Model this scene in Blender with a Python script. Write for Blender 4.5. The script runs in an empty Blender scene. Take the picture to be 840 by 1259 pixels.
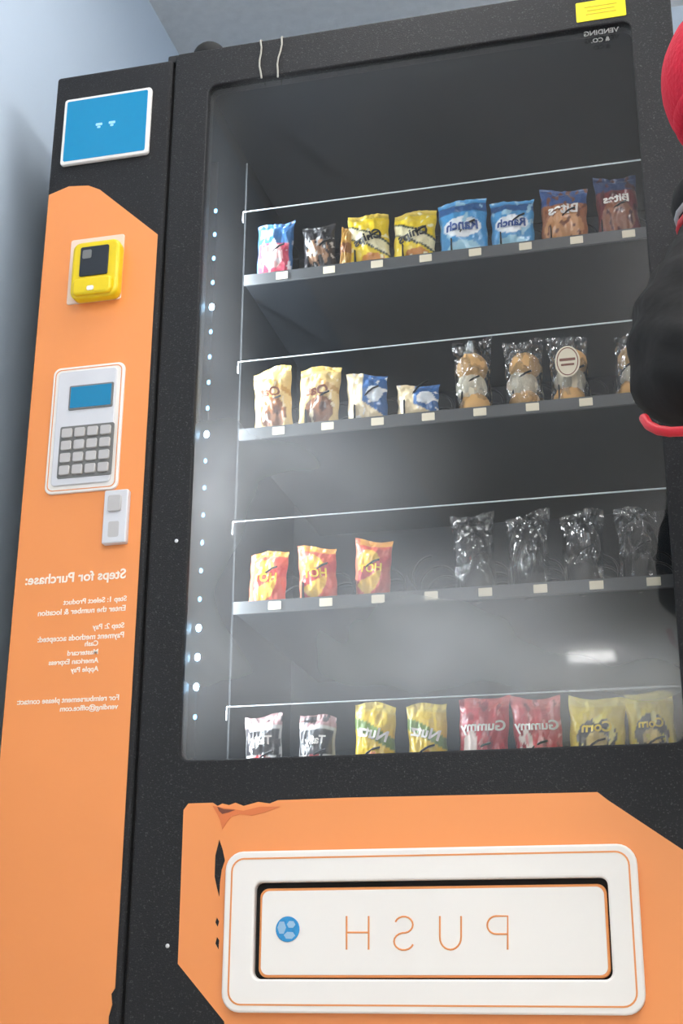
import bpy, bmesh, math, random
from mathutils import Vector, Matrix, noise
random.seed(4)
scene=bpy.context.scene
col=scene.collection
# ------------------------------------------------------------ camera geometry
FPX=1714.0; PX,PY=420.0,629.5; CH=0.30; F=1.88
def nrm(a): return Vector(a).normalized()
aX=-nrm((-6759-PX,1193-PY,FPX))
aZ=nrm((449-PX,-4222-PY,FPX))
aZ=(aZ-aX*aZ.dot(aX)).normalized()
aY=aZ.cross(aX)
right=Vector((aX.x,aY.x,aZ.x)); down=Vector((aX.y,aY.y,aZ.y)); fwd=Vector((aX.z,aY.z,aZ.z))
def W(u,v,y=F):
    d=Vector(((u-PX)/FPX,(v-PY)/FPX,1)); t=y/d.dot(aY)
    return (t*d.dot(aX), t*d.dot(aZ)+CH)
cd=bpy.data.cameras.new('camera'); cam=bpy.data.objects.new('camera',cd); col.objects.link(cam)
M=Matrix((( right.x,-down.x,-fwd.x,0),(right.y,-down.y,-fwd.y,0),(right.z,-down.z,-fwd.z,CH),(0,0,0,1)))
cam.matrix_world=M
cd.sensor_fit='VERTICAL'; cd.sensor_height=36; cd.sensor_width=24; cd.lens=FPX*36/1259; cd.clip_start=0.02
scene.camera=cam
scene.view_settings.view_transform='Standard'
# ------------------------------------------------------------ materials
def s(r,g,b):
    f=lambda c:(c/255/12.92) if c/255<=0.04045 else ((c/255+0.055)/1.055)**2.4
    return (f(r),f(g),f(b),1)
def mat(name,c,rough=.5,metal=0,emit=0,bump=0,bscale=200,var=0,vscale=3,coat=0,spec=.5,ecol=None,speck=0,sscale=350,scol=(.4,.4,.4,1)):
    m=bpy.data.materials.new(name); m.use_nodes=True; nt=m.node_tree; b=nt.nodes['Principled BSDF']
    b.inputs['Base Color'].default_value=c; b.inputs['Roughness'].default_value=rough; b.inputs['Metallic'].default_value=metal
    b.inputs['Coat Weight'].default_value=coat; b.inputs['Specular IOR Level'].default_value=spec
    if emit: b.inputs['Emission Color'].default_value=ecol or c; b.inputs['Emission Strength'].default_value=emit
    tc=nt.nodes.new('ShaderNodeTexCoord')
    last=None
    if var:
        n=nt.nodes.new('ShaderNodeTexNoise'); n.inputs['Scale'].default_value=vscale; n.inputs['Detail'].default_value=5
        nt.links.new(tc.outputs['Object'],n.inputs['Vector'])
        mx=nt.nodes.new('ShaderNodeMix'); mx.data_type='RGBA'
        mx.inputs[6].default_value=tuple(x*(1-var) for x in c[:3])+(1,); mx.inputs[7].default_value=tuple(min(1,x*(1+var)) for x in c[:3])+(1,)
        nt.links.new(n.outputs['Fac'],mx.inputs[0]); last=mx.outputs[2]; nt.links.new(last,b.inputs['Base Color'])
    if speck:
        n=nt.nodes.new('ShaderNodeTexNoise'); n.inputs['Scale'].default_value=sscale; n.inputs['Detail'].default_value=2
        nt.links.new(tc.outputs['Object'],n.inputs['Vector'])
        r=nt.nodes.new('ShaderNodeValToRGB'); r.color_ramp.elements[0].position=.60; r.color_ramp.elements[1].position=.78
        r.color_ramp.elements[1].color=(speck,)*3+(1,)
        nt.links.new(n.outputs['Fac'],r.inputs[0])
        mx=nt.nodes.new('ShaderNodeMix'); mx.data_type='RGBA'; mx.inputs[6].default_value=c; mx.inputs[7].default_value=scol
        if last: nt.links.new(last,mx.inputs[6])
        nt.links.new(r.outputs[0],mx.inputs[0]); nt.links.new(mx.outputs[2],b.inputs['Base Color'])
    if bump:
        n=nt.nodes.new('ShaderNodeTexNoise'); n.inputs['Scale'].default_value=bscale; n.inputs['Detail'].default_value=3
        nt.links.new(tc.outputs['Object'],n.inputs['Vector'])
        bp=nt.nodes.new('ShaderNodeBump'); bp.inputs['Strength'].default_value=bump; bp.inputs['Distance'].default_value=.002
        nt.links.new(n.outputs['Fac'],bp.inputs['Height']); nt.links.new(bp.outputs[0],b.inputs['Normal'])
    return m
m_wall=mat('wall_paint',s(188,202,217),.8,bump=.15,bscale=120,var=.03)
m_beige=mat('wall_beige',s(232,224,204),.8,bump=.1,var=.03)
m_ceil=mat('ceiling_texture',s(226,226,226),.9,bump=.9,bscale=60,var=.10,vscale=40)
m_floor=mat('floor_tile',s(205,200,192),.4,var=.08,vscale=8)
m_trim=mat('trim_vinyl',s(70,72,76),.5)
m_black=mat('black_powdercoat',s(34,34,36),.6,bump=.5,bscale=500,speck=.5,sscale=420,scol=s(105,105,107),spec=.3)
m_black2=mat('black_cabinet',s(28,28,30),.55,bump=.3,bscale=400)
m_int=mat('interior_liner',s(30,33,37),.65,var=.15,vscale=4,spec=.2)
m_gap=mat('seam_dark',s(8,8,8),.8)
m_or=mat('orange_decal',s(245,153,86),.38,var=.07,vscale=3.5,coat=.15)
m_or2=mat('orange_line',s(232,150,86),.4)
m_white=mat('white_plastic',s(242,237,231),.35,var=.03)
m_pink=mat('reader_plate',s(240,214,196),.4)
m_text=mat('white_print',s(255,240,225),.5)
m_yel=mat('yellow_plastic',s(236,206,20),.35)
m_sticker=mat('yellow_sticker_mat',s(250,228,0),.4)
m_dark=mat('dark_plastic',s(38,42,48),.2)
m_scr=mat('blue_screen',s(0,86,120),.15,emit=.5,ecol=s(0,165,228))
m_lcd=mat('lcd_blue',s(10,90,130),.15,emit=.35,ecol=s(30,165,215))
m_scr2=mat('screen_icon',s(150,205,240),.3,emit=.3)
m_silver=mat('silver_plate',s(218,218,222),.4,metal=.1,var=.05,vscale=30)
m_key=mat('keys',s(196,192,190),.35,metal=.2)
m_strip=mat('price_strip',s(74,76,78),.5)
m_post=mat('rack_post_metal',s(36,38,40),.7,spec=.15)
m_label=mat('price_label',s(232,222,198),.5)
m_rail=mat('clear_rail',s(215,225,232),.2,spec=.8)
m_coil=mat('coil_steel',s(30,30,32),.3,metal=.6)
m_led=mat('led_bead',s(150,200,235),.3,emit=7,ecol=s(120,195,250))
m_ledhot=mat('led_bead_bright',s(220,240,255),.3,emit=60,ecol=s(160,215,255))
def lampmat(n,e): return mat(n,(1,1,1,1),.5,emit=e,ecol=(1,.99,.975,1))
m_lamp=lampmat('lamp_panel',18); m_fill=lampmat('fill_panel_dim',7)
m_blue=mat('blue_badge',s(60,150,205),.2,metal=.3,var=.3,vscale=120)
m_grey=mat('grey_print',s(120,120,118),.5)
m_string=mat('string_white',s(170,166,156),.7)
m_red=mat('red_knit',s(200,18,50),.9,bump=1,bscale=160,var=.15,vscale=60)
m_redtrim=mat('red_piping',s(190,26,42),.5)
m_jacket=mat('jacket_black',s(24,24,24),.8,bump=.8,bscale=25,var=.3,vscale=12,spec=.25)
m_pants=mat('trousers',s(36,40,52),.85,bump=.4,bscale=80)
m_skin=mat('skin',s(214,164,136),.5)
m_hair=mat('hair_brown',s(48,34,26),.6,bump=.8,bscale=150)
m_shoe=mat('shoe',s(40,40,42),.5)
m_lip=mat('lips',s(176,92,86),.4)
m_eye=mat('eye_white',s(235,232,228),.2); m_iris=mat('iris',s(50,34,24),.2)
m_hood=mat('hood_grey',s(150,150,152),.9,bump=.4)
m_bread=mat('bread',s(214,168,106),.7,var=.25,vscale=25)
m_cream=mat('cream',s(240,230,206),.6)
m_darkfood=mat('dark_food',s(26,24,26),.5,var=.5,vscale=40)
# printed foil
m_foil=bpy.data.materials.new('printed_foil'); m_foil.use_nodes=True
nt=m_foil.node_tree; b=nt.nodes['Principled BSDF']; b.inputs['Roughness'].default_value=.28; b.inputs['Coat Weight'].default_value=.4
ca=nt.nodes.new('ShaderNodeVertexColor'); ca.layer_name='Col'; nt.links.new(ca.outputs[0],b.inputs['Base Color'])
tc=nt.nodes.new('ShaderNodeTexCoord'); vo=nt.nodes.new('ShaderNodeTexNoise'); vo.inputs['Scale'].default_value=60; vo.inputs['Distortion'].default_value=1
nt.links.new(tc.outputs['Object'],vo.inputs['Vector'])
bp=nt.nodes.new('ShaderNodeBump'); bp.inputs['Strength'].default_value=.6; bp.inputs['Distance'].default_value=.004
nt.links.new(vo.outputs['Fac'],bp.inputs['Height']); nt.links.new(bp.outputs[0],b.inputs['Normal'])
# clear wrap
m_clear=bpy.data.materials.new('clear_wrap'); m_clear.use_nodes=True
nt=m_clear.node_tree; nt.nodes.remove(nt.nodes['Principled BSDF']); out=nt.nodes['Material Output']
tr=nt.nodes.new('ShaderNodeBsdfTransparent'); tr.inputs[0].default_value=(.93,.94,.95,1)
gl=nt.nodes.new('ShaderNodeBsdfGlossy'); gl.inputs['Roughness'].default_value=.13
lw=nt.nodes.new('ShaderNodeLayerWeight'); lw.inputs[0].default_value=.35
mp=nt.nodes.new('ShaderNodeMath'); mp.operation='MULTIPLY_ADD'; mp.inputs[1].default_value=.6; mp.inputs[2].default_value=.16
tc=nt.nodes.new('ShaderNodeTexCoord'); vo=nt.nodes.new('ShaderNodeTexVoronoi'); vo.inputs['Scale'].default_value=60; vo.distance='EUCLIDEAN'
nt.links.new(tc.outputs['Object'],vo.inputs['Vector'])
bp=nt.nodes.new('ShaderNodeBump'); bp.inputs['Strength'].default_value=1; bp.inputs['Distance'].default_value=.008
nt.links.new(vo.outputs['Distance'],bp.inputs['Height']); nt.links.new(bp.outputs[0],gl.inputs['Normal'])
mx=nt.nodes.new('ShaderNodeMixShader')
nt.links.new(lw.outputs['Facing'],mp.inputs[0]); nt.links.new(mp.outputs[0],mx.inputs[0])
nt.links.new(tr.outputs[0],mx.inputs[1]); nt.links.new(gl.outputs[0],mx.inputs[2]); nt.links.new(mx.outputs[0],out.inputs[0])
# smudged glass; scattered LED glow painted in as pale diffuse haze
m_glass=bpy.data.materials.new('painted_haze_glass'); m_glass.use_nodes=True
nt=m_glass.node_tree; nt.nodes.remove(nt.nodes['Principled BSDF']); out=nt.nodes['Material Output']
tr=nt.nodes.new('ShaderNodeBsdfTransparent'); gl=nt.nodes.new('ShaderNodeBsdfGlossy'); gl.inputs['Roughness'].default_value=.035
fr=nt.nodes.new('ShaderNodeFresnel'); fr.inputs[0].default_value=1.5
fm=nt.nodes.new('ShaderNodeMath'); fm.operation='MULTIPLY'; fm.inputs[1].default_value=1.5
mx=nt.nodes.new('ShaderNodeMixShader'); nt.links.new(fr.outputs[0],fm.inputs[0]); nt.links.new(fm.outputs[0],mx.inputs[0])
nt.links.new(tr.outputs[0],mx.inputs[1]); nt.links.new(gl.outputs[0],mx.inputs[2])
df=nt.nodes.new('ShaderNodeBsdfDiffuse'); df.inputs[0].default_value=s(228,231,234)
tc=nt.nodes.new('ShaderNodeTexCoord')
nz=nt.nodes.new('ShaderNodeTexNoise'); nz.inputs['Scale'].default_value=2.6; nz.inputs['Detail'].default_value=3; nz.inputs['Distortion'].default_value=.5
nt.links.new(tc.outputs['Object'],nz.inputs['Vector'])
def haze_patch(cx,cz,rx,rz,amp):
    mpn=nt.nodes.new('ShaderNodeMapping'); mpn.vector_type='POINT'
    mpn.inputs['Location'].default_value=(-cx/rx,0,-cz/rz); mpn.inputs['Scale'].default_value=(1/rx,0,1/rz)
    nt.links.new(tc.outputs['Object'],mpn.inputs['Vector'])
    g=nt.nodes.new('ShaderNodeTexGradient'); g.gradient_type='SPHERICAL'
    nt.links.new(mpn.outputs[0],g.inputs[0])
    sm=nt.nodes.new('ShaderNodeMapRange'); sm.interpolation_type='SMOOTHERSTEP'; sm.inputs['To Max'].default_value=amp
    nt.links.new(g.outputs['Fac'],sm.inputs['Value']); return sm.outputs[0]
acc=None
for (u,v,rx,rz,amp) in [(335,600,.38,.24,.62),(450,795,.55,.22,.75),(242,560,.13,.85,.42),(790,840,.26,.12,.55)]:  # last one paints in the beige wall's reflection at lower right
    x,z=W(u,v); p=haze_patch(x,z,rx,rz,amp)
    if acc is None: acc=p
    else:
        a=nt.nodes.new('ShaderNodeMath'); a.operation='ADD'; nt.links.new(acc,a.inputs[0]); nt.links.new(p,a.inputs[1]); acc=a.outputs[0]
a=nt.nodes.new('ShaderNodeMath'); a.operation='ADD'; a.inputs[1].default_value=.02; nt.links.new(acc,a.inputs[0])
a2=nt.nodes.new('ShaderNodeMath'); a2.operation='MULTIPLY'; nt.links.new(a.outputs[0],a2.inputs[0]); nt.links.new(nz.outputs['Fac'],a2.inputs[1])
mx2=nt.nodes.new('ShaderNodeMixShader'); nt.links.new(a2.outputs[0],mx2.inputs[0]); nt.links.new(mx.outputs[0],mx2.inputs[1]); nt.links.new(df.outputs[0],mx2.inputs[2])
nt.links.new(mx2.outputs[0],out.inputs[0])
# ------------------------------------------------------------ mesh helpers
def link(name,me,m=None,parent=None,smooth=False):
    o=bpy.data.objects.new(name,me); col.objects.link(o)
    if m and not me.materials: me.materials.append(m)
    if parent: o.parent=parent
    if smooth:
        for p in me.polygons: p.use_smooth=True
    return o
def empty(name,loc=(0,0,0)):
    o=bpy.data.objects.new(name,None); o.empty_display_size=.1; col.objects.link(o); return o
def box(name,x0,x1,y0,y1,z0,z1,m,parent=None,bev=0):
    bm=bmesh.new(); bmesh.ops.create_cube(bm,size=1)
    for v in bm.verts: v.co=Vector(((x0+x1)/2+v.co.x*(x1-x0),(y0+y1)/2+v.co.y*(y1-y0),(z0+z1)/2+v.co.z*(z1-z0)))
    if bev: bmesh.ops.bevel(bm,geom=bm.edges[:],offset=bev,segments=3,affect='EDGES',profile=.5)
    me=bpy.data.meshes.new(name); bm.to_mesh(me); bm.free(); return link(name,me,m,parent)
def to_mesh(ob):
    dg=bpy.context.evaluated_depsgraph_get(); dg.update()
    me=bpy.data.meshes.new_from_object(ob.evaluated_get(dg)); bpy.data.objects.remove(ob); return me
def plate(name,loops,y0,y1,m,parent=None,bev=0.0):
    """filled xz outline(s) extruded from y0 (front) to y1"""
    c=bpy.data.curves.new(name,'CURVE'); c.dimensions='2D'; c.fill_mode='BOTH'
    t=(y1-y0); c.extrude=max(t/2-bev,1e-5); c.bevel_depth=bev; c.bevel_resolution=2; c.offset=-bev
    for L in loops:
        sp=c.splines.new('POLY'); sp.points.add(len(L)-1)
        for i,p in enumerate(L): sp.points[i].co=(p[0],p[1],0,1)
        sp.use_cyclic_u=True
    o=bpy.data.objects.new(name,c); col.objects.link(o)
    me=to_mesh(o); ym=(y0+y1)/2
    for v in me.vertices: v.co=Vector((v.co.x,ym-v.co.z,v.co.y))
    me.materials.clear(); me.name=name
    return link(name,me,m,parent)
def rr(x0,x1,z0,z1,r,n=6):
    P=[]
    for cx,cz,a0 in ((x1-r,z1-r,0),(x0+r,z1-r,90),(x0+r,z0+r,180),(x1-r,z0+r,270)):
        for i in range(n+1):
            a=math.radians(a0+90*i/n); P.append((cx+r*math.cos(a),cz+r*math.sin(a)))
    return P
def tube(name,pts,r,m,parent=None,cyclic=False,res=3):
    c=bpy.data.curves.new(name,'CURVE'); c.dimensions='3D'; c.bevel_depth=r; c.bevel_resolution=res; c.use_fill_caps=True
    sp=c.splines.new('POLY'); sp.points.add(len(pts)-1)
    for i,p in enumerate(pts): sp.points[i].co=(p[0],p[1],p[2],1)
    sp.use_cyclic_u=cyclic
    o=bpy.data.objects.new(name,c); col.objects.link(o); me=to_mesh(o); me.materials.clear()
    return link(name,me,m,parent,True)
def ellipsoid(name,c,r,m,parent=None,seg=32,fn=None,nz_=0):
    bm=bmesh.new(); bmesh.ops.create_uvsphere(bm,u_segments=seg,v_segments=seg//2,radius=1)
    for v in bm.verts:
        p=v.co.copy()
        if fn: p=fn(p)
        k=1+(noise.noise(p*3)*nz_ if nz_ else 0)
        v.co=Vector((c[0]+p.x*r[0]*k,c[1]+p.y*r[1]*k,c[2]+p.z*r[2]*k))
    me=bpy.data.meshes.new(name); bm.to_mesh(me); bm.free(); return link(name,me,m,parent,True)
def textmesh(body,size,align='LEFT',spacing=1.0,bold=.012):
    c=bpy.data.curves.new('t','FONT'); c.body=body; c.size=size; c.align_x=align; c.extrude=.0003; c.space_line=spacing; c.offset=size*bold
    o=bpy.data.objects.new('t',c); col.objects.link(o); return to_mesh(o)
def mtext(name,body,x,z,size,m,y,parent,align='LEFT',spacing=1.0):
    me=textmesh(body,size,align,spacing,.02)
    for v in me.vertices: v.co=Vector((x-v.co.x,y-.0005-v.co.z,z+v.co.y))
    me.materials.clear(); return link(name,me,m,parent)
# ------------------------------------------------------------ room
WX=-1.095; RX=2.6; BY=2.78; RY=-5.7; CZ=2.5
box('floor',WX-.1,RX+.1,RY-.1,BY+.1,-.1,0,m_floor)
box('ceiling',WX-.1,RX+.1,RY-.1,BY+.1,CZ,CZ+.1,m_ceil)
box('wall_left',WX-.1,WX,RY-.1,BY+.1,0,CZ,m_wall)
box('wall_right',RX,RX+.1,RY-.1,BY+.1,0,CZ,m_wall)
box('wall_back',WX,RX,BY,BY+.1,0,CZ,m_wall)
box('wall_front',WX,RX,RY-.1,RY,0,CZ,m_beige)
box('baseboard_left',WX,WX+.012,RY,BY,0,.1,m_trim)
box('baseboard_back',WX+.012,RX,BY-.012,BY,0,.1,m_trim)
def lamp(x,y,w,l,m=None,h=.075):
    e=empty('ceiling_and_fill_light')
    box('housing',x-w/2+.02,x+w/2-.02,y-l/2+.02,y+l/2-.02,CZ-.03,CZ-.001,m_white,e,.004)
    box('diffuser',x-w/2,x+w/2,y-l/2,y+l/2,CZ-.03-h,CZ-.03,m or m_lamp,e,.01)
lamp(.42,-.5,.6,1.2); lamp(.42,-2.9,.6,1.2); lamp(.6,-5.0,.6,.9); lamp(1.5,1.6,.5,1.2)  # unseen ceiling lamps added to light the room and rear wall
lamp(-.40,1.52,.5,.66,m_fill); lamp(-.60,-5.30,.30,.22,None,.02)  # dim one added to brighten the left wall; small one is reflected in glass
sg=empty('picture_frame')
box('frame',WX+.001,WX+.03,-4.6,-3.9,1.85,2.2,m_dark,sg,.004); box('print',WX+.03,WX+.032,-4.54,-3.96,1.9,2.15,m_grey,sg)
# ------------------------------------------------------------ vending machine
vm=empty('vending_machine')
Lx=W(70,88)[0]; Sx=W(215,68)[0]; Top=W(215,67)[1]
gx0=W(220,935)[0]; gx1=W(775,25)[0]; gz1=W(258,105)[1]; gz0=W(220,935)[1]
Rx=.056
S=F+.075     # shelf front plane
back=F+.80
# cabinet boxes
box('payment_column',Lx,Sx-.004,F+.004,back,.04,Top-.006,m_black,vm,.006)
box('seam',Sx-.006,Sx+.006,F+.012,back-.02,.05,Top-.02,m_gap,vm)
ix0=gx0-.018; ix1=gx1+.018; shelf4z=W(450,968,S)[1]
box('cabinet_left',Sx+.002,ix0,F+.03,back,.04,Top-.01,m_black2,vm,.003)
box('cabinet_right',ix1,Rx-.002,F+.03,back,.04,Top-.01,m_black2,vm,.003)
box('cabinet_top',ix0,ix1,F+.03,back,gz1+.03,Top-.01,m_black2,vm)
box('cabinet_bottom',ix0,ix1,F+.03,back,.04,shelf4z-.03,m_black2,vm)
box('cabinet_back',ix0,ix1,F+.62,back,shelf4z-.03,gz1+.03,m_int,vm)
box('liner_left',ix0,ix0+.002,F+.03,F+.62,shelf4z-.03,gz1+.03,m_int,vm)
box('liner_right',ix1-.002,ix1,F+.03,F+.62,shelf4z-.03,gz1+.03,m_int,vm)
box('liner_top',ix0,ix1,F+.03,F+.62,gz1+.026,gz1+.03,m_int,vm)
for i,(x,y) in enumerate([(Lx+.06,F+.08),(Rx-.06,F+.08),(Lx+.06,back-.08),(Rx-.06,back-.08)]):
    bm=bmesh.new(); bmesh.ops.create_cone(bm,cap_ends=True,segments=20,radius1=.03,radius2=.02,depth=.042)
    for v in bm.verts: v.co+=Vector((x,y,.021))
    me=bpy.data.meshes.new('foot'); bm.to_mesh(me); bm.free(); link('foot_%d'%i,me,m_dark,vm)
# door frame with glass opening
plate('door_frame',[rr(Sx+.002,Rx,.045,Top,.008),rr(gx0,gx1,gz0,gz1,.016)],F,F+.03,m_black,vm,.003)
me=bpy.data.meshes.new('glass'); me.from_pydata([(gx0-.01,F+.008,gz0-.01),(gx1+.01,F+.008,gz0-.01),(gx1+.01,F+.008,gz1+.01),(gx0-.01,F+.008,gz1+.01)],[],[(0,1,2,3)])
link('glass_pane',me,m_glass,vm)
# LED strip inside left edge
lx=gx0+.004
box('led_channel',ix0+.002,lx+.002,F+.048,F+.06,gz0+.01,gz1-.12,m_gap,vm,.002)
zs=[]; z=gz0+.07
while z<W(250,235)[1]:
    zs.append(z); z+=.045
bright=[W(247,353)[1],W(238,520)[1],W(228,775)[1],W(225,800)[1],W(222,852)[1]]
for k,z in enumerate(zs):
    hot=min(abs(z-b_) for b_ in bright)<.0226
    ellipsoid('led_%d'%k,(lx+.003,F+.040,z),(.0044,.003,.0058) if hot else (.0028,.002,.0040),m_ledhot if hot else m_led,vm,12)
ld=bpy.data.lights.new('led_light','AREA'); ld.shape='RECTANGLE'; ld.size=.012; ld.size_y=gz1-gz0-.12; ld.energy=6; ld.color=(.85,.94,1)
lo=bpy.data.objects.new('led_light',ld); col.objects.link(lo); lo.parent=vm
nn=Vector((1,.62,0)).normalized(); yy=Vector((0,0,1)); xx=yy.cross(-nn)
lm=Matrix((xx,yy,-nn)).transposed().to_4x4(); lm.translation=Vector((lx+.010,F+.046,(gz0+gz1)/2-.03)); lo.matrix_world=lm
# vertical rack post
px_=W(287,500,S)[0]
box('rack_post',px_-.002,px_+.001,S+.03,S+.036,gz0-.02,W(290,190,S)[1],m_post,vm)
# shelves
sx0=W(300,345,S)[0]; sx1=ix1-.006
rows=[((300,337),(780,284)),((300,525),(775,487)),((300,738),(830,710)),((300,972),(800,962))]
rails=[((315,256),(785,200)),((300,441),(775,398)),((292,636),(820,606)),((287,862),(840,851))]
la=W(347,337,S)[0]; lb=W(773,285,S)[0]
lanes=[la+(lb-la)*i/7 for i in range(8)]
SZ=[]
for r,((u0,v0),(u1,v1)) in enumerate(rows):
    z=(W(u0,v0,S)[1]+W(u1,v1,S)[1])/2; SZ.append(z)
    box('shelf_%d_tray'%r,sx0,sx1,S+.004,F+.58,z-.014,z-.010,m_int,vm)
    box('shelf_%d_strip'%r,sx0,sx1,S,S+.004,z-.018,z+.002,m_strip,vm,.001)
    for i,x in enumerate(lanes):
        plate('shelf_%d_label_%d'%(r,i),[rr(x-.010,x+.010,z-.014,z-.0015,.001)],S-.0015,S-.0002,m_label,vm)
        pts=[]; cr=.031 if r!=3 else .033
        for k in range(0,20*8+1):
            a=2*math.pi*k/20+math.pi/2
            pts.append((x+cr*math.cos(a),S+.006+.055*k/20,z+cr-.006+cr*math.sin(a)))
        tube('shelf_%d_coil_%d'%(r,i),pts,.0016,m_coil,vm,res=1)
        if i<7: box('shelf_%d_divider_%d'%(r,i),(x+lanes[i+1])/2-.001,(x+lanes[i+1])/2+.001,S+.01,F+.57,z-.010,z+.03,m_int,vm)
    (a0,b0),(a1,b1)=rails[r]
    rz=(W(a0,b0,S)[1]+W(a1,b1,S)[1])/2
    tube('guard_rail_%d'%r,[(sx0-.005,S,rz-.02),(sx0-.005,S,rz),(sx1,S,rz)],.0014,m_rail,vm,res=2)
    box('guard_sheet_%d'%r,sx0,sx1,F+.45,F+.452,rz-.004,rz,m_post,vm)
# --- payment column details
Fc=F+.004
cl=Lx+.004
pts=[(cl,W(64,238)[1]),(W(84,228)[0],W(84,228)[1]),(W(108,227)[0],W(108,227)[1]),(W(122,232)[0],W(122,232)[1]),(W(193,287)[0],W(193,287)[1])]
rxo=W(193,287)[0]
pts+= [(rxo,W(136,1215)[1]),(rxo-.005,W(136,1222)[1]),(rxo-.003,W(136,1235)[1]),(rxo-.007,W(136,1250)[1]),(rxo-.002,.06),(cl,.06)]
plate('orange_decal_column',[pts],Fc-.0012,Fc,m_or,vm)
def q(a,b_,c,d,y=F):
    A=[W(*p,y) for p in (a,b_,c,d)]
    return ((A[0][0]+A[3][0])/2,(A[1][0]+A[2][0])/2,(A[2][1]+A[3][1])/2,(A[0][1]+A[1][1])/2)
x0,x1,z0,z1=q((81,121),(187,112),(183,190),(75,204))
plate('screen_bezel',[rr(x0,x1,z0,z1,.006)],Fc-.008,Fc,m_white,vm,.002)
plate('screen',[rr(x0+.006,x1-.006,z0+.006,z1-.006,.003)],Fc-.009,Fc-.0078,m_scr,vm)
for dx in (-.012,.012):
    cx=(x0+x1)/2+dx; cz=(z0+z1)/2+.004
    plate('screen_icon',[rr(cx-.006,cx+.006,cz-.002,cz+.003,.0015),],Fc-.0096,Fc-.009,m_scr2,vm)
    plate('screen_icon',[rr(cx-.003,cx+.003,cz-.007,cz-.003,.0015),],Fc-.0096,Fc-.009,m_scr2,vm)
# card reader
x0,x1,z0,z1=q((87,296),(152,287),(149,366),(82,375))
plate('reader_plate',[rr(x0,x1,z0,z1,.004)],Fc-.004,Fc,m_pink,vm,.001)
x0,x1,z0,z1=q((90,299),(146,291),(145,360),(84,368),F-.022)
plate('reader_body',[rr(x0,x1,z0,z1,.014)],Fc-.026,Fc-.003,m_yel,vm,.006)
plate('reader_slot_lip',[rr(x0+.008,x1-.008,z0+.002,z0+.032,.008)],Fc-.034,Fc-.024,m_yel,vm,.004)
plate('reader_display',[rr(x0+.016,x1-.018,z0+.038,z1-.012,.003)],Fc-.028,Fc-.025,m_dark,vm,.0005)
plate('reader_display_icon',[rr(x0+.020,x0+.036,z1-.034,z1-.018,.003)],Fc-.0286,Fc-.028,m_grey,vm)
plate('reader_lamp',[rr((x0+x1)/2-.007,(x0+x1)/2+.005,z0+.007,z0+.015,.003)],Fc-.0355,Fc-.0335,m_white,vm)
# keypad
x0,x1,z0,z1=q((68,453),(153,446),(146,602),(54,608))
plate('keypad_bezel',[rr(x0,x1,z0,z1,.012)],Fc-.006,Fc,m_white,vm,.0015)
plate('keypad_line',[rr(x0+.004,x1-.004,z0+.004,z1-.004,.010),rr(x0+.0055,x1-.0055,z0+.0055,z1-.0055,.009)],Fc-.0064,Fc-.0058,m_or2,vm)
x0+=.012;x1-=.012;z0+=.012;z1-=.010
plate('keypad_face',[rr(x0,x1,z0,z1,.006)],Fc-.010,Fc-.005,m_silver,vm,.001)
a0,a1,b0,b1=q((91,478),(140,475),(138,500),(88,504))
plate('keypad_lcd_rim',[rr(a0-.003,a1+.003,b0-.003,b1+.003,.002)],Fc-.012,Fc-.009,m_grey,vm,.0005)
plate('keypad_lcd',[rr(a0,a1,b0,b1,.001)],Fc-.0128,Fc-.0118,m_lcd,vm)
a0,a1,b0,b1=q((80,527),(141,524),(137,585),(72,588))
plate('keypad_well',[rr(a0-.002,a1+.002,b0-.002,b1+.002,.003)],Fc-.0112,Fc-.009,m_grey,vm)
for r in range(4):
    for c in range(4):
        kx=a0+(a1-a0)*(c+.5)/4; kz=b0+(b1-b0)*(r+.5)/4
        plate('key_%d_%d'%(r,c),[rr(kx-.0088,kx+.0088,kz-.0078,kz+.0078,.0025)],Fc-.015,Fc-.0095,m_key,vm,.001)
# coin return
x0,x1,z0,z1=q((131,606),(160,602),(157,668),(127,671))
plate('coin_return',[rr(x0,x1,z0,z1,.003)],Fc-.012,Fc,m_silver,vm,.002)
plate('coin_return_button',[rr(x0+.008,x1-.010,z1-.036,z1-.010,.003)],Fc-.016,Fc-.011,m_key,vm,.001)
plate('coin_return_slot',[rr(x0+.010,x1-.012,z0+.010,z0+.035,.003)],Fc-.0126,Fc-.0118,m_key,vm)
# printed steps (mirrored in the photo)
def line(u,v,t,size,name='print'):
    x,z=W(u,v); mtext(name,t,x,z,size,m_text,Fc-.0012,vm)
line(154,710,'Steps for Purchase:',.0215)
line(155,738,'Step 1: Select Product',.0115); line(154,750,'Enter the number & location',.0124)
line(152,771,'Step 2: Pay',.0115); line(152,783,'Payment methods accepted:',.0124)
for i,t in enumerate(['Cash','Mastercard','American Express','Apple Pay']):
    line(120,793+i*10.5,t,.0110)
line(146,860,'For reimbursement please contact:',.0116); line(144,871,'vending@office.com',.0112)
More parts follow.
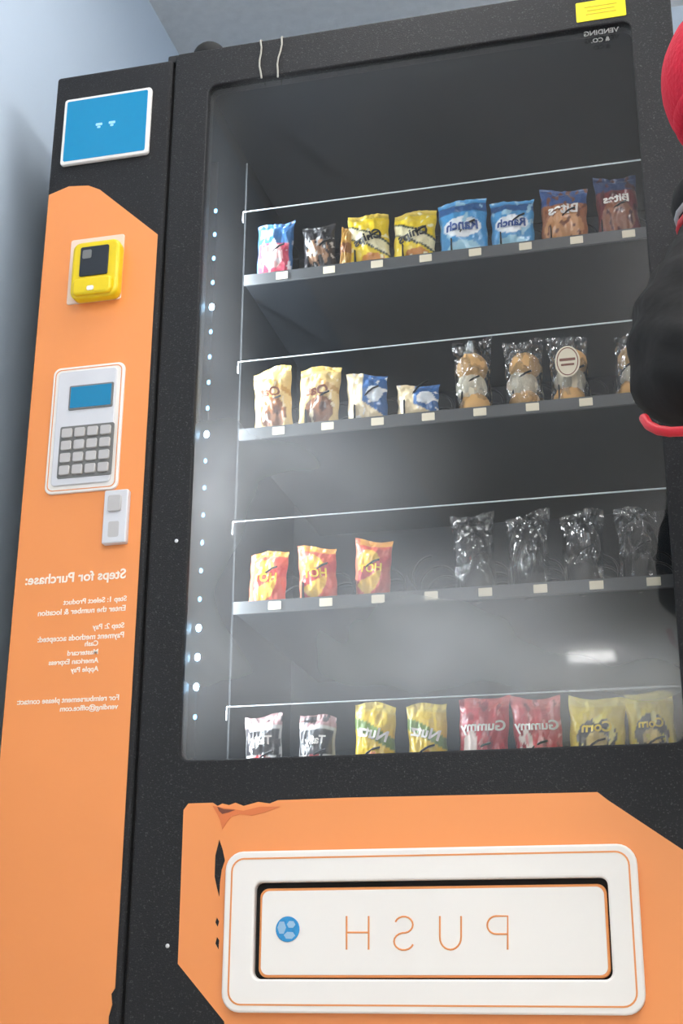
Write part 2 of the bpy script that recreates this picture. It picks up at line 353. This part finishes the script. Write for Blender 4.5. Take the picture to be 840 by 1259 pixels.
# --- lower door decal
def PZ(l): return [W(u,v) for u,v in l]
dec=PZ([(226,996),(232,988),(262,987),(268,991),(274,988),(282,990),(290,987),(300,991),(318,986),(332,988),(342,984),(420,981),(735,974),(748,984),(858,1092),(905,1259)])
dz=.085
dec[-1]=(Rx-.012,W(900,1150)[1]); dec[-2]=(Rx-.012,W(860,1092)[1])
dec+=[(Rx-.012,dz),(W(300,1259)[0],dz),(W(276,1256)[0],W(276,1256)[1]),(W(219,1185)[0],W(219,1185)[1]),(W(219,1185)[0],W(219,1170)[1])]
holes=[PZ([(270,1032),(274,1044),(277,1058),(273,1070),(271,1085),(270,1104),(267,1092),(264,1078),(265,1052)]),
       PZ([(267,1128),(270,1133),(268,1140),(265,1134)]),PZ([(267,1152),(270,1156),(269,1168),(265,1160)])]
plate('orange_decal_door',[dec]+holes,F-.0012,F,m_or,vm)
plate('decal_crease',[PZ([(262,991),(280,994),(300,997),(320,992),(345,992),(325,999),(310,1003),(296,1001),(285,1004),(279,1012),(274,1020),(271,1008),(268,1002)])],F-.0022,F-.0012,mat('crease',s(226,122,66),.5),vm)
plate('decal_scrape',[PZ([(268,992),(276,995),(290,996),(282,999),(274,1001),(270,997)])],F-.0028,F-.0022,mat('scrape',s(120,64,44),.6),vm)
# push bezel
x0,x1,z0,z1=q((279,1046),(783,1041),(796,1251),(279,1243))
hx0,hx1,hz0,hz1=q((316,1084),(749,1082),(754,1207),(316,1202))
Fb=F-.016
plate('push_bezel',[rr(x0,x1,z0,z1,.025),rr(hx0,hx1,hz0,hz1,.010)],Fb,F,m_white,vm,.003)
plate('push_bezel_line',[rr(x0+.009,x1-.009,z0+.009,z1-.009,.018),rr(x0+.0112,x1-.0112,z0+.0112,z1-.0112,.016)],Fb-.0006,Fb+.0002,m_or2,vm)
plate('push_recess',[rr(hx0-.005,hx1+.005,hz0-.005,hz1+.005,.012)],F-.0035,F-.0012,m_gap,vm)
fx0,fx1,fz0,fz1=q((320,1092),(747,1087),(751,1205),(318,1200),F-.010)
plate('push_flap',[rr(fx0,fx1,fz0,fz1,.012)],F-.011,F-.0036,m_or2,vm,.002)
plate('push_flap_face',[rr(fx0+.0035,fx1-.0035,fz0+.0035,fz1-.0035,.010)],F-.012,F-.0105,m_white,vm,.0004)
yl=F-.0122; lr=.0012
def P3(l): return [(W(u,v)[0],yl,W(u,v)[1]) for u,v in l]
tube('letter_h_1',P3([(429,1127),(429,1168)]),lr,m_or2,vm); tube('letter_h_2',P3([(456,1127),(456,1168)]),lr,m_or2,vm); tube('letter_h_3',P3([(429,1147),(456,1147)]),lr,m_or2,vm)
S_=[]
for k in range(0,26):
    t=k/25
    if t<.5: a=math.radians(20+ (270-20)*(t/.5)); S_.append((499+math.cos(a)*11, 1137.5-math.sin(a)*10))
    else: a=math.radians(90-(270-20)*((t-.5)/.5)); S_.append((499+math.cos(a)*12,1158-math.sin(a)*10.5))
S_=[(998-u,v) for u,v in S_]
tube('letter_s',P3(S_),lr,m_or2,vm)
U=[(543,1127),(543,1152)]+[(556-13*math.cos(math.radians(a)),1153+15*math.sin(math.radians(a))) for a in range(15,180,15)]+[(569,1152),(569,1127)]
tube('letter_u',P3(U),lr,m_or2,vm)
Pp=[(626,1168),(626,1127),(612,1127)]+[(612-11*math.sin(math.radians(a)),1138-11*math.cos(math.radians(a))) for a in range(15,180,15)]+[(612,1149),(626,1149)]
tube('letter_p',P3(Pp),lr,m_or2,vm)
bx,bz=W(357,1143)
m_badge2=mat('badge_facet',s(165,200,225),.2,metal=.4)
plate('blue_badge',[[(bx+.0165*math.cos(t*math.pi/16),bz+.0165*math.sin(t*math.pi/16)) for t in range(32)]],F-.0135,F-.0118,m_blue,vm,.0005)
for k,(dx,dz_,rx_,rz_) in enumerate([(-.008,.002,.006,.009),(.005,.006,.006,.005),(.003,-.008,.008,.005)]):
    plate('badge_facet',[[(bx+dx+rx_*math.cos(t*math.pi/3+k),bz+dz_+rz_*math.sin(t*math.pi/3+k)) for t in range(6)]],F-.0139,F-.0134,m_badge2,vm)
for (u,v) in [(217,665),(206,1163)]:
    x,z=W(u,v); ellipsoid('rivet',(x,F,z),(.003,.0015,.003),m_silver,vm,12)
# sticker and maker print
x0,x1,z0,z1=q((708,3),(769,-3),(770,19),(709,28))
plate('door_sticker',[rr(x0,x1,z0,z1,.002)],F-.001,F,m_sticker,vm)
m_olive=mat('print_olive',s(205,180,10),.5)
for i,wd in enumerate([.026,.022,.024]):
    plate('sticker_print',[rr((x0+x1)/2-wd,(x0+x1)/2+wd,z1-.012-i*.007,z1-.010-i*.007,.0005)],F-.0014,F-.001,m_olive,vm)
x,z=W(761,39); mtext('maker_print','VENDING',x,z,.0125,m_grey,F-.0006,vm)
x,z=W(750,50); mtext('maker_print','& CO.',x,z,.011,m_grey,F-.0006,vm)
# knob on top
kx,kz=W(268,60,F+.06)
ellipsoid('top_cap',(kx-.004,F+.034,Top+.004),(.031,.031,.032),m_gap,vm,32)
box('hinge_plate',W(205,70)[0],W(225,70)[0],F+.006,F+.05,Top-.012,Top+.004,m_black2,vm,.003)
# strings
for i,(u,v1,du) in enumerate([(321,95,0),(347,93,-6)]):
    x,_=W(u,48); zt=Top; zb=W(u,v1)[1]
    xx_,_=W(u+du,v1)
    pts=[(x,F+.03,zt+.003),(x,F+.004,zt+.003),(x,F-.003,zt-.002)]+[(x+(xx_-x)*k/6+.002*math.sin(k*1.3),F-.003,zt-.004+(zb-zt)*k/6) for k in range(1,7)]
    tube('hanging_string',pts,.0016,m_string,vm,res=2)
# ------------------------------------------------------------ products
def hexc(c):
    g=sum(c)/3; c=[x*.94+g*.06 for x in c]; return s(*c)[:3]
def paintfn(bg,layers,seed):
    bgc=hexc(bg); L=[(l[0],)+tuple(l[1:-1])+(hexc(l[-1]),) for l in layers]
    def f(u,v):
        c=bgc
        for l in L:
            k=l[0]
            if k=='rect' and l[1]<=u<=l[2] and l[3]<=v<=l[4]: c=l[5]
            elif k=='ell' and ((u-l[1])/l[3])**2+((v-l[2])/l[4])**2<=1: c=l[5]
            elif k=='diag' and l[1]<=v+l[3]*(u-.5)<=l[2]: c=l[4]
            elif k=='noise' and noise.noise(Vector((u*l[1]+seed*7,v*l[1],seed)))>l[2]: c=l[3]
        return c
    return f
def pouch(name,x0,x1,z0,z1,y,d,paint,seed=0,m=None,crimp=.07,nu=34,nv=46,wr=.0018,lean=0,parent=None,word=None,wcol=None,ws=.3,wv=.5,wrot=0,flare=.06):
    w=x1-x0; h=z1-z0; cx=(x0+x1)/2
    tilt=.05*math.sin(seed*2.7)
    def surf(u,v,side=-1):
        bu=max(0,4*u*(1-u))**.55
        t=min(1,max(0,(v-crimp)/(1-2*crimp))); bv=math.sin(math.pi*t)**.5 if 0<t<1 else 0
        o=d/2*bu*bv
        n=noise.noise(Vector((u*5+seed*3.1,v*6,seed*1.7+side)))*wr*3*bu+noise.noise(Vector((u*14+seed,v*9,seed)))*wr*bu
        zz=(0.0012*math.sin(v*220) if (v<crimp or v>1-crimp) else 0)
        ww=w*(1-flare*math.sin(math.pi*v)+.02*math.sin(v*19+seed))
        top=h*(.035*math.sin(u*5+seed)+.05*math.sin(seed*1.3)*(u-.5)*2)*max(0,v-.6)*2
        return Vector((cx+(u-.5)*ww+tilt*(v-.3)*h,y+side*(o+.0003)+n+zz+lean*v*h, z0+v*h+top))
    V=[];C=[];Fs=[]
    for side in (-1,1):
        base=len(V)
        for j in range(nv+1):
            for i in range(nu+1):
                u,v=i/nu,j/nv
                V.append(surf(u,v,side)); c=paint(u,v) if paint else (1,1,1); C.append(c)
        for j in range(nv):
            for i in range(nu):
                a=base+j*(nu+1)+i; fa=(a,a+1,a+nu+2,a+nu+1); Fs.append(fa if side<0 else fa[::-1])
    me=bpy.data.meshes.new(name); me.from_pydata(V,[],Fs)
    if paint:
        at=me.color_attributes.new('Col','FLOAT_COLOR','POINT')
        for i,c in enumerate(C): at.data[i].color=(c[0],c[1],c[2],1)
    o=link(name,me,m or m_foil,parent,True)
    if word:
        tm=textmesh(word,w*ws,'CENTER',bold=.03)
        ca_,sa=math.cos(wrot),math.sin(wrot)
        for vv in tm.vertices:
            a,b_=-vv.co.x,vv.co.y-w*ws*.3
            a,b_=a*ca_-b_*sa,a*sa+b_*ca_
            u=min(.98,max(.02,.5+a/w)); v=min(.95,max(.05,wv+b_/h))
            p=surf(u,v); vv.co=Vector((p.x,p.y-.0024-vv.co.z*.3,p.z))
        tm.materials.clear(); link('print',tm,wcol or m_white,o)
    return o
m_wblk=mat('print_black',s(25,25,25),.4); m_wyel=mat('print_yellow',s(250,215,40),.4); m_wblue=mat('print_blue',s(30,70,140),.4); m_wbrown=mat('print_brown',s(120,60,30),.4)
Py=S+.028
def bb(r,u0,u1,vt):
    x0,_=W(u0,vt+30,Py); x1,_=W(u1,vt+30,Py); zt=W((u0+u1)/2,vt,Py)[1]
    return x0,x1,SZ[r]-.009,zt
YEL=(244,210,30); LB=(70,155,215)
def P(r,name,u0,u1,vt,bg,layers,seed,d=.034,**k):
    x0,x1,z0,z1=bb(r,u0,u1,vt); return pouch(name,x0,x1,z0,z1,Py,d,paintfn(bg,layers,seed),seed,**k)
# row 1
P(0,'cookie_packet',316,361,276,(60,110,165),[('rect',.08,.92,.1,.62,(212,70,96)),('ell',.5,.42,.28,.2,(240,190,190)),('rect',.1,.5,.72,.9,(150,190,220)),('noise',7,.35,(235,225,230))],1)
P(0,'cookie_packet',374,414,279,(46,44,48),[('ell',.5,.45,.36,.25,(170,130,100)),('noise',6,.15,(34,34,38)),('noise',9,.38,(205,205,205))],2)
P(0,'chip_bag',418,434,280,(200,150,60),[('rect',0,1,.4,.6,(150,90,40))],3)
for u0,u1,vt,sd in ((430,481,265,4),(483,536,262,5)):
    P(0,'chip_bag',u0,u1,vt,YEL,[('diag',.40,.66,.35,(60,70,60)),('diag',.44,.62,.35,(236,226,180)),('ell',.6,.2,.28,.1,(210,130,40)),('rect',0,1,.9,1,(220,190,60)),('noise',8,.42,(250,240,190))],sd,word='Chips',ws=.32,wv=.53,wrot=.3,wcol=m_wblk)
for u0,u1,vt,sd in ((540,601,248,6),(603,658,248,7)):
    P(0,'chip_bag',u0,u1,vt,LB,[('rect',0,1,.78,.93,(40,90,150)),('ell',.5,.52,.4,.16,(235,240,245)),('ell',.5,.2,.34,.11,(150,205,230)),('noise',6,.36,(160,205,230))],sd,word='Ranch',ws=.28,wv=.52,wcol=m_wblue)
P(0,'cookie_bag',664,723,234,(170,104,62),[('rect',0,1,.70,1,(50,85,145)),('ell',.5,.33,.42,.28,(210,150,98)),('noise',9,.25,(120,66,40)),('rect',.0,1,0,.06,(60,90,150))],8,word='Bites',ws=.34,wv=.6)
P(0,'cookie_bag',733,786,218,(120,48,50),[('rect',0,1,.74,1,(52,70,110)),('ell',.5,.35,.4,.24,(150,96,70)),('noise',8,.25,(80,34,38))],9,word='Bites',ws=.32,wv=.6)
# row 2
for u0,u1,vt,sd in ((314,361,454,11),(367,418,453,12)):
    P(1,'cookie_bag',u0,u1,vt,(230,198,130),[('ell',.55,.33,.36,.2,(140,86,46)),('ell',.35,.25,.15,.1,(100,58,30)),('ell',.66,.36,.10,.06,(90,50,28)),('diag',.72,.80,.3,(200,150,70)),('rect',0,1,.92,1,(236,200,110)),('noise',9,.4,(240,224,190))],sd,word='Oat',ws=.34,wv=.6,wcol=m_wbrown)
for u0,u1,vt,sd in ((427,478,461,13),(488,541,474,14)):
    P(1,'cracker_packet',u0,u1,vt,(46,100,165),[('rect',0,.42,0,1,(232,212,170)),('diag',.1,.42,.5,(235,215,175)),('ell',.72,.6,.2,.16,(225,232,240)),('noise',8,.36,(240,240,240))],sd)
def bun(r,name,u0,u1,vt,seed,mb,mc,k=1.0,n=3):
    x0,x1,z0,z1=bb(r,u0,u1,vt); cx=(x0+x1)/2; hh=(z1-z0)*.74; w=(x1-x0)
    e=empty(name)
    for i in range(n):
        zc=z0+.004+hh*(i+.5)/n
        ellipsoid('filling_%d'%i,(cx+.003*math.sin(i*2+seed),Py,zc),(w*.38,.019,hh/n*.72),mb if i%2==0 else mc,e,20,nz_=.15)
    pouch('wrapper',x0,x1,z0,z1,Py,.048,None,seed,m=m_clear,wr=.006,parent=e,nu=30,nv=40,flare=.12)
    return e
for u0,u1,vt,sd in ((556,606,419,21),(618,669,420,22),(674,726,415,23),(753,800,412,24)):
    e=bun(1,'wrapped_pastry',u0,u1,vt,sd,m_bread,m_cream)
    if sd==23:
        x0,x1,z0,z1=bb(1,u0,u1,vt); cx=(x0+x1)/2; cz=z0+(z1-z0)*.55
        plate('oval_label',[[(cx+.019*math.cos(t*math.pi/12),cz+.026*math.sin(t*math.pi/12)) for t in range(24)]],Py-.034,Py-.033,m_label,e)
        plate('oval_ring',[[(cx+.0165*math.cos(t*math.pi/12),cz+.0235*math.sin(t*math.pi/12)) for t in range(24)],[(cx+.015*math.cos(t*math.pi/12),cz+.022*math.sin(t*math.pi/12)) for t in range(24)]],Py-.0345,Py-.034,m_wbrown,e)
        plate('oval_band',[rr(cx-.012,cx+.012,cz+.001,cz+.005,.001),rr(cx-.010,cx+.010,cz-.007,cz-.004,.001)],Py-.035,Py-.034,m_wbrown,e)
# row 3
for u0,u1,vt,sd in ((306,353,680,31),(368,416,673,32),(435,481,665,33)):
    P(2,'chip_bag',u0,u1,vt,(230,88,62),[('ell',.42,.5,.36,.34,(250,196,50)),('diag',.42,.62,-.3,(220,56,50)),('rect',0,1,.9,1,(245,170,60)),('rect',0,1,0,.08,(230,120,80)),('rect',0,.14,0,1,(232,120,84))],sd,word='HOT',ws=.30,wv=.52,wcol=m_wyel)
for u0,u1,vt,sd in ((556,611,633,34),(621,677,632,35),(688,744,630,36),(757,812,626,37)):
    bun(2,'wrapped_brownie',u0,u1,vt,sd,m_darkfood,m_darkfood,n=2)
# row 4
for u0,u1,vt,sd in ((303,349,880,41),(367,413,880,42)):
    P(3,'candy_bag',u0,u1,vt,(210,208,206),[('rect',0,1,.86,1,(190,150,150)),('rect',.05,.95,.52,.82,(40,38,42)),('ell',.5,.35,.4,.16,(196,54,58)),('noise',8,.28,(66,60,64))],sd,word='Taffy',ws=.30,wv=.68)
for u0,u1,vt,sd in ((436,487,866,43),(502,552,866,44)):
    P(3,'candy_bag',u0,u1,vt,(246,206,36),[('diag',.60,.74,.25,(120,150,60)),('rect',0,1,.9,1,(244,216,90)),('ell',.5,.3,.35,.16,(232,120,40))],sd,word='Nutz',ws=.38,wv=.66,wrot=-.25)
for u0,u1,vt,sd in ((562,625,858,45),(632,694,857,46)):
    P(3,'candy_bag',u0,u1,vt,(206,38,52),[('rect',0,1,.88,1,(226,90,90)),('ell',.25,.5,.16,.15,(240,220,210)),('noise',7,.3,(160,24,40)),('ell',.75,.35,.14,.08,(90,150,60)),('noise',9,.4,(240,150,150))],sd,word='Gummy',ws=.28,wv=.68)
for u0,u1,vt,sd in ((697,768,858,47),(772,832,852,48)):
    P(3,'candy_bag',u0,u1,vt,(238,210,36),[('ell',.5,.55,.36,.22,(46,44,40)),('ell',.5,.52,.2,.09,(220,190,110)),('rect',0,1,.9,1,(245,225,100)),('noise',6,.34,(250,235,120))],sd,word='Corn',ws=.26,wv=.66,wcol=m_wyel)
# ------------------------------------------------------------ person
person=empty('person')
def skin(name,V,E,R,m,parent,sub=2):
    me=bpy.data.meshes.new(name); me.from_pydata(V,E,[]); o=bpy.data.objects.new(name,me); col.objects.link(o)
    md=o.modifiers.new('s','SKIN'); md.use_smooth_shade=True
    for i,r in enumerate(R): me.skin_vertices[0].data[i].radius=(r,r) if not isinstance(r,tuple) else r
    me.skin_vertices[0].data[0].use_root=True
    sb=o.modifiers.new('b','SUBSURF'); sb.levels=sub; sb.render_levels=sub
    m2=to_mesh(o); m2.materials.clear(); return link(name,m2,m,parent,True)
ex,ez=W(843,474,1.45)
mx_,mz_=W(852,390,1.47)
Vp=[(.31,1.60,.74),(.30,1.60,.88),(.28,1.59,1.02),(.25,1.58,1.12),(.205,1.56,1.19),(.17,1.55,1.27),
    (.090,1.55,1.145),(mx_+.006,1.49,mz_),(ex,1.45,ez),(.10,1.38,.915),(.20,1.36,.935),
    (.40,1.59,1.10),(.455,1.58,.98),(.47,1.56,.86),(.46,1.50,.67),
    (.225,1.60,.68),(.215,1.58,.42),(.215,1.60,.12),(.395,1.60,.68),(.405,1.58,.42),(.405,1.60,.12)]
Ep=[(0,1),(1,2),(2,3),(3,4),(4,5),(3,6),(6,7),(7,8),(8,9),(9,10),(3,11),(11,12),(12,13),(13,14),(0,15),(15,16),(16,17),(0,18),(18,19),(19,20)]
Rp=[.135,.13,.14,.11,.055,.05,.09,.086,.082,.058,.040,.075,.062,.055,.038,.095,.065,.048,.095,.065,.048]
body=skin('body',Vp,Ep,Rp,m_jacket,person,3)
body.data.materials.append(m_pants); body.data.materials.append(m_skin)
for p in body.data.polygons:
    c=p.center
    if c.z<.70 and abs(c.x-.31)<.17 and not(c.x>.44 and c.z>.6 ): p.material_index=1
    if c.z>1.215 and abs(c.x-.18)<.08: p.material_index=2
for v in body.data.vertices:
    if v.co.x<.16 and .85<v.co.z<1.2:
        v.co+=v.normal*(.003*math.sin(v.co.z*110+v.co.x*60)+.007*noise.noise(v.co*24))
def sur(u,v,y): x,z=W(u,v,y); return (x,y,z)
tube('sleeve_piping',[sur(792,514,1.425),sur(798,523,1.41),sur(810,529,1.40),sur(824,531,1.392),sur(845,530,1.385),sur(880,528,1.37),(.12,1.345,.885),(.19,1.33,.905)],.0055,m_redtrim,person)
def ring(name,c,ax,r,t,m):
    q_=Vector(ax).to_track_quat('Z','Y'); pts=[Vector(c)+q_@Vector((r*math.cos(a*math.pi/12),r*math.sin(a*math.pi/12),0)) for a in range(24)]
    return tube(name,pts,t,m,person,True)
ring('cuff',(.20,1.36,.935),(1,-.1,.1),.036,.008,m_redtrim); ring('cuff_l',(.46,1.50,.68),(0,-.3,-1),.034,.008,m_redtrim)
def torus(name,c,R,r,m,tilt=0,sz=1):
    pts=[(c[0]+R*math.cos(a*math.pi/16),c[1]+R*math.sin(a*math.pi/16)*.95,c[2]+tilt*math.sin(a*math.pi/16)) for a in range(32)]
    return tube(name,pts,r,m,person,True,6)
torus('hood_collar',(.165,1.555,1.230),.105,.036,m_jacket,.02)
torus('hood_stripe',(.163,1.555,1.215),.130,.006,m_hood,.02)
torus('hood_stripe_red',(.163,1.555,1.200),.130,.005,m_redtrim,.02)
# hair, head, hat
hc=Vector((.15,1.52,1.345))
def headfn(p):
    q_=p.copy()
    if q_.z<0: q_.x*=1-.22*(-q_.z)**1.5; q_.y*=1-.08*(-q_.z)
    n=math.exp(-((q_.x)/.16)**2-((q_.z+.18)/.22)**2)
    if q_.y<0: q_.y-=.20*n
    e=math.exp(-((abs(q_.x)-.38)/.17)**2-((q_.z-.03)/.13)**2)
    if q_.y<0: q_.y+=.10*e
    return q_
head=ellipsoid('head',hc,(.075,.092,.112),m_skin,person,48,headfn)
for sx in (-1,1):
    ellipsoid('eye',(hc.x+sx*.029,hc.y-.079,hc.z+.003),(.012,.010,.008),m_eye,person,16)
    ellipsoid('iris',(hc.x+sx*.029,hc.y-.088,hc.z+.003),(.005,.003,.005),m_iris,person,12)
    tube('eyebrow',[(hc.x+sx*.014,hc.y-.088,hc.z+.022),(hc.x+sx*.03,hc.y-.086,hc.z+.026),(hc.x+sx*.044,hc.y-.076,hc.z+.020)],.003,m_hair,person)
    ellipsoid('ear',(hc.x+sx*.076,hc.y+.004,hc.z-.012),(.010,.018,.030),m_skin,person,16)
tube('mouth',[(hc.x-.022,hc.y-.079,hc.z-.058),(hc.x,hc.y-.087,hc.z-.060),(hc.x+.022,hc.y-.079,hc.z-.058)],.0048,m_lip,person)
ellipsoid('hair',(hc.x,hc.y+.028,hc.z-.01),(.088,.085,.125),m_hair,person,32,nz_=.05)
hx,hz=W(812,104,1.50)
bm=bmesh.new(); bmesh.ops.create_uvsphere(bm,u_segments=64,v_segments=32,radius=1)
bmesh.ops.delete(bm,geom=[v for v in bm.verts if v.co.z<-.52],context='VERTS')
for v in bm.verts:
    a=math.atan2(v.co.y,v.co.x); k=1+.014*math.sin(a*32)
    v.co=Vector((hx+.122+v.co.x*.121*k,1.53+v.co.y*.125*k,hz+.012+v.co.z*.112+.004*noise.noise(v.co*4)))
me=bpy.data.meshes.new('hat'); bm.to_mesh(me); bm.free(); hat=link('knit_hat',me,m_red,person,True)
sd_=hat.modifiers.new('so','SOLIDIFY'); sd_.thickness=.006
tube('hat_cuff',[(hx+.122+.096*math.cos(a*math.pi/24),1.53+.102*math.sin(a*math.pi/24),hz-.036) for a in range(48)],.014,m_red,person,True,6)
ellipsoid('hat_pompom',(hx+.125,1.54,hz+.15),(.035,.035,.033),m_red,person,24,nz_=.2)
# hands
def hand(name,w,d,n,side):
    d=Vector(d).normalized(); n=Vector(n).normalized(); t=d.cross(n).normalized()*side; w=Vector(w)
    V=[w,w+d*.035,w+d*.06]; R=[.024,(.030),.028]; E=[(0,1),(1,2)]
    L=[.060,.070,.065,.050]
    for i in range(4):
        off=(i-1.5)*.018; k=w+d*.075+t*off; b0=len(V)
        V+= [k, k+d*L[i]*.4+n*.006, k+d*L[i]*.72+n*.02, k+d*L[i]*.85+n*.036]; R+=[.0105,.009,.0083,.007]
        E+=[(2,b0),(b0,b0+1),(b0+1,b0+2),(b0+2,b0+3)]
    b0=len(V); V+=[w+d*.03-t*.028,w+d*.055-t*.042+n*.008,w+d*.078-t*.044+n*.018]; R+=[.013,.0105,.008]; E+=[(1,b0),(b0,b0+1),(b0+1,b0+2)]
    skin(name,[tuple(v) for v in V],E,R,m_skin,person)
hand('right_hand',(.205,1.36,.936),(1,.02,.05),(0,1,-.2),1)
hand('left_hand',(.46,1.50,.66),(0,-.25,-1),(-1,0,0),1)
for x in (.215,.405):
    ellipsoid('shoe',(x,1.56,.045),(.048,.125,.045),m_shoe,person,32,lambda p:Vector((p.x*(1-.15*abs(p.y)),p.y,max(p.z,-.9)*(1+.5*max(0,p.y)))))
w=bpy.data.worlds.new('world'); scene.world=w; w.use_nodes=True; w.node_tree.nodes['Background'].inputs[0].default_value=(.5,.55,.6,1); w.node_tree.nodes['Background'].inputs[1].default_value=.3
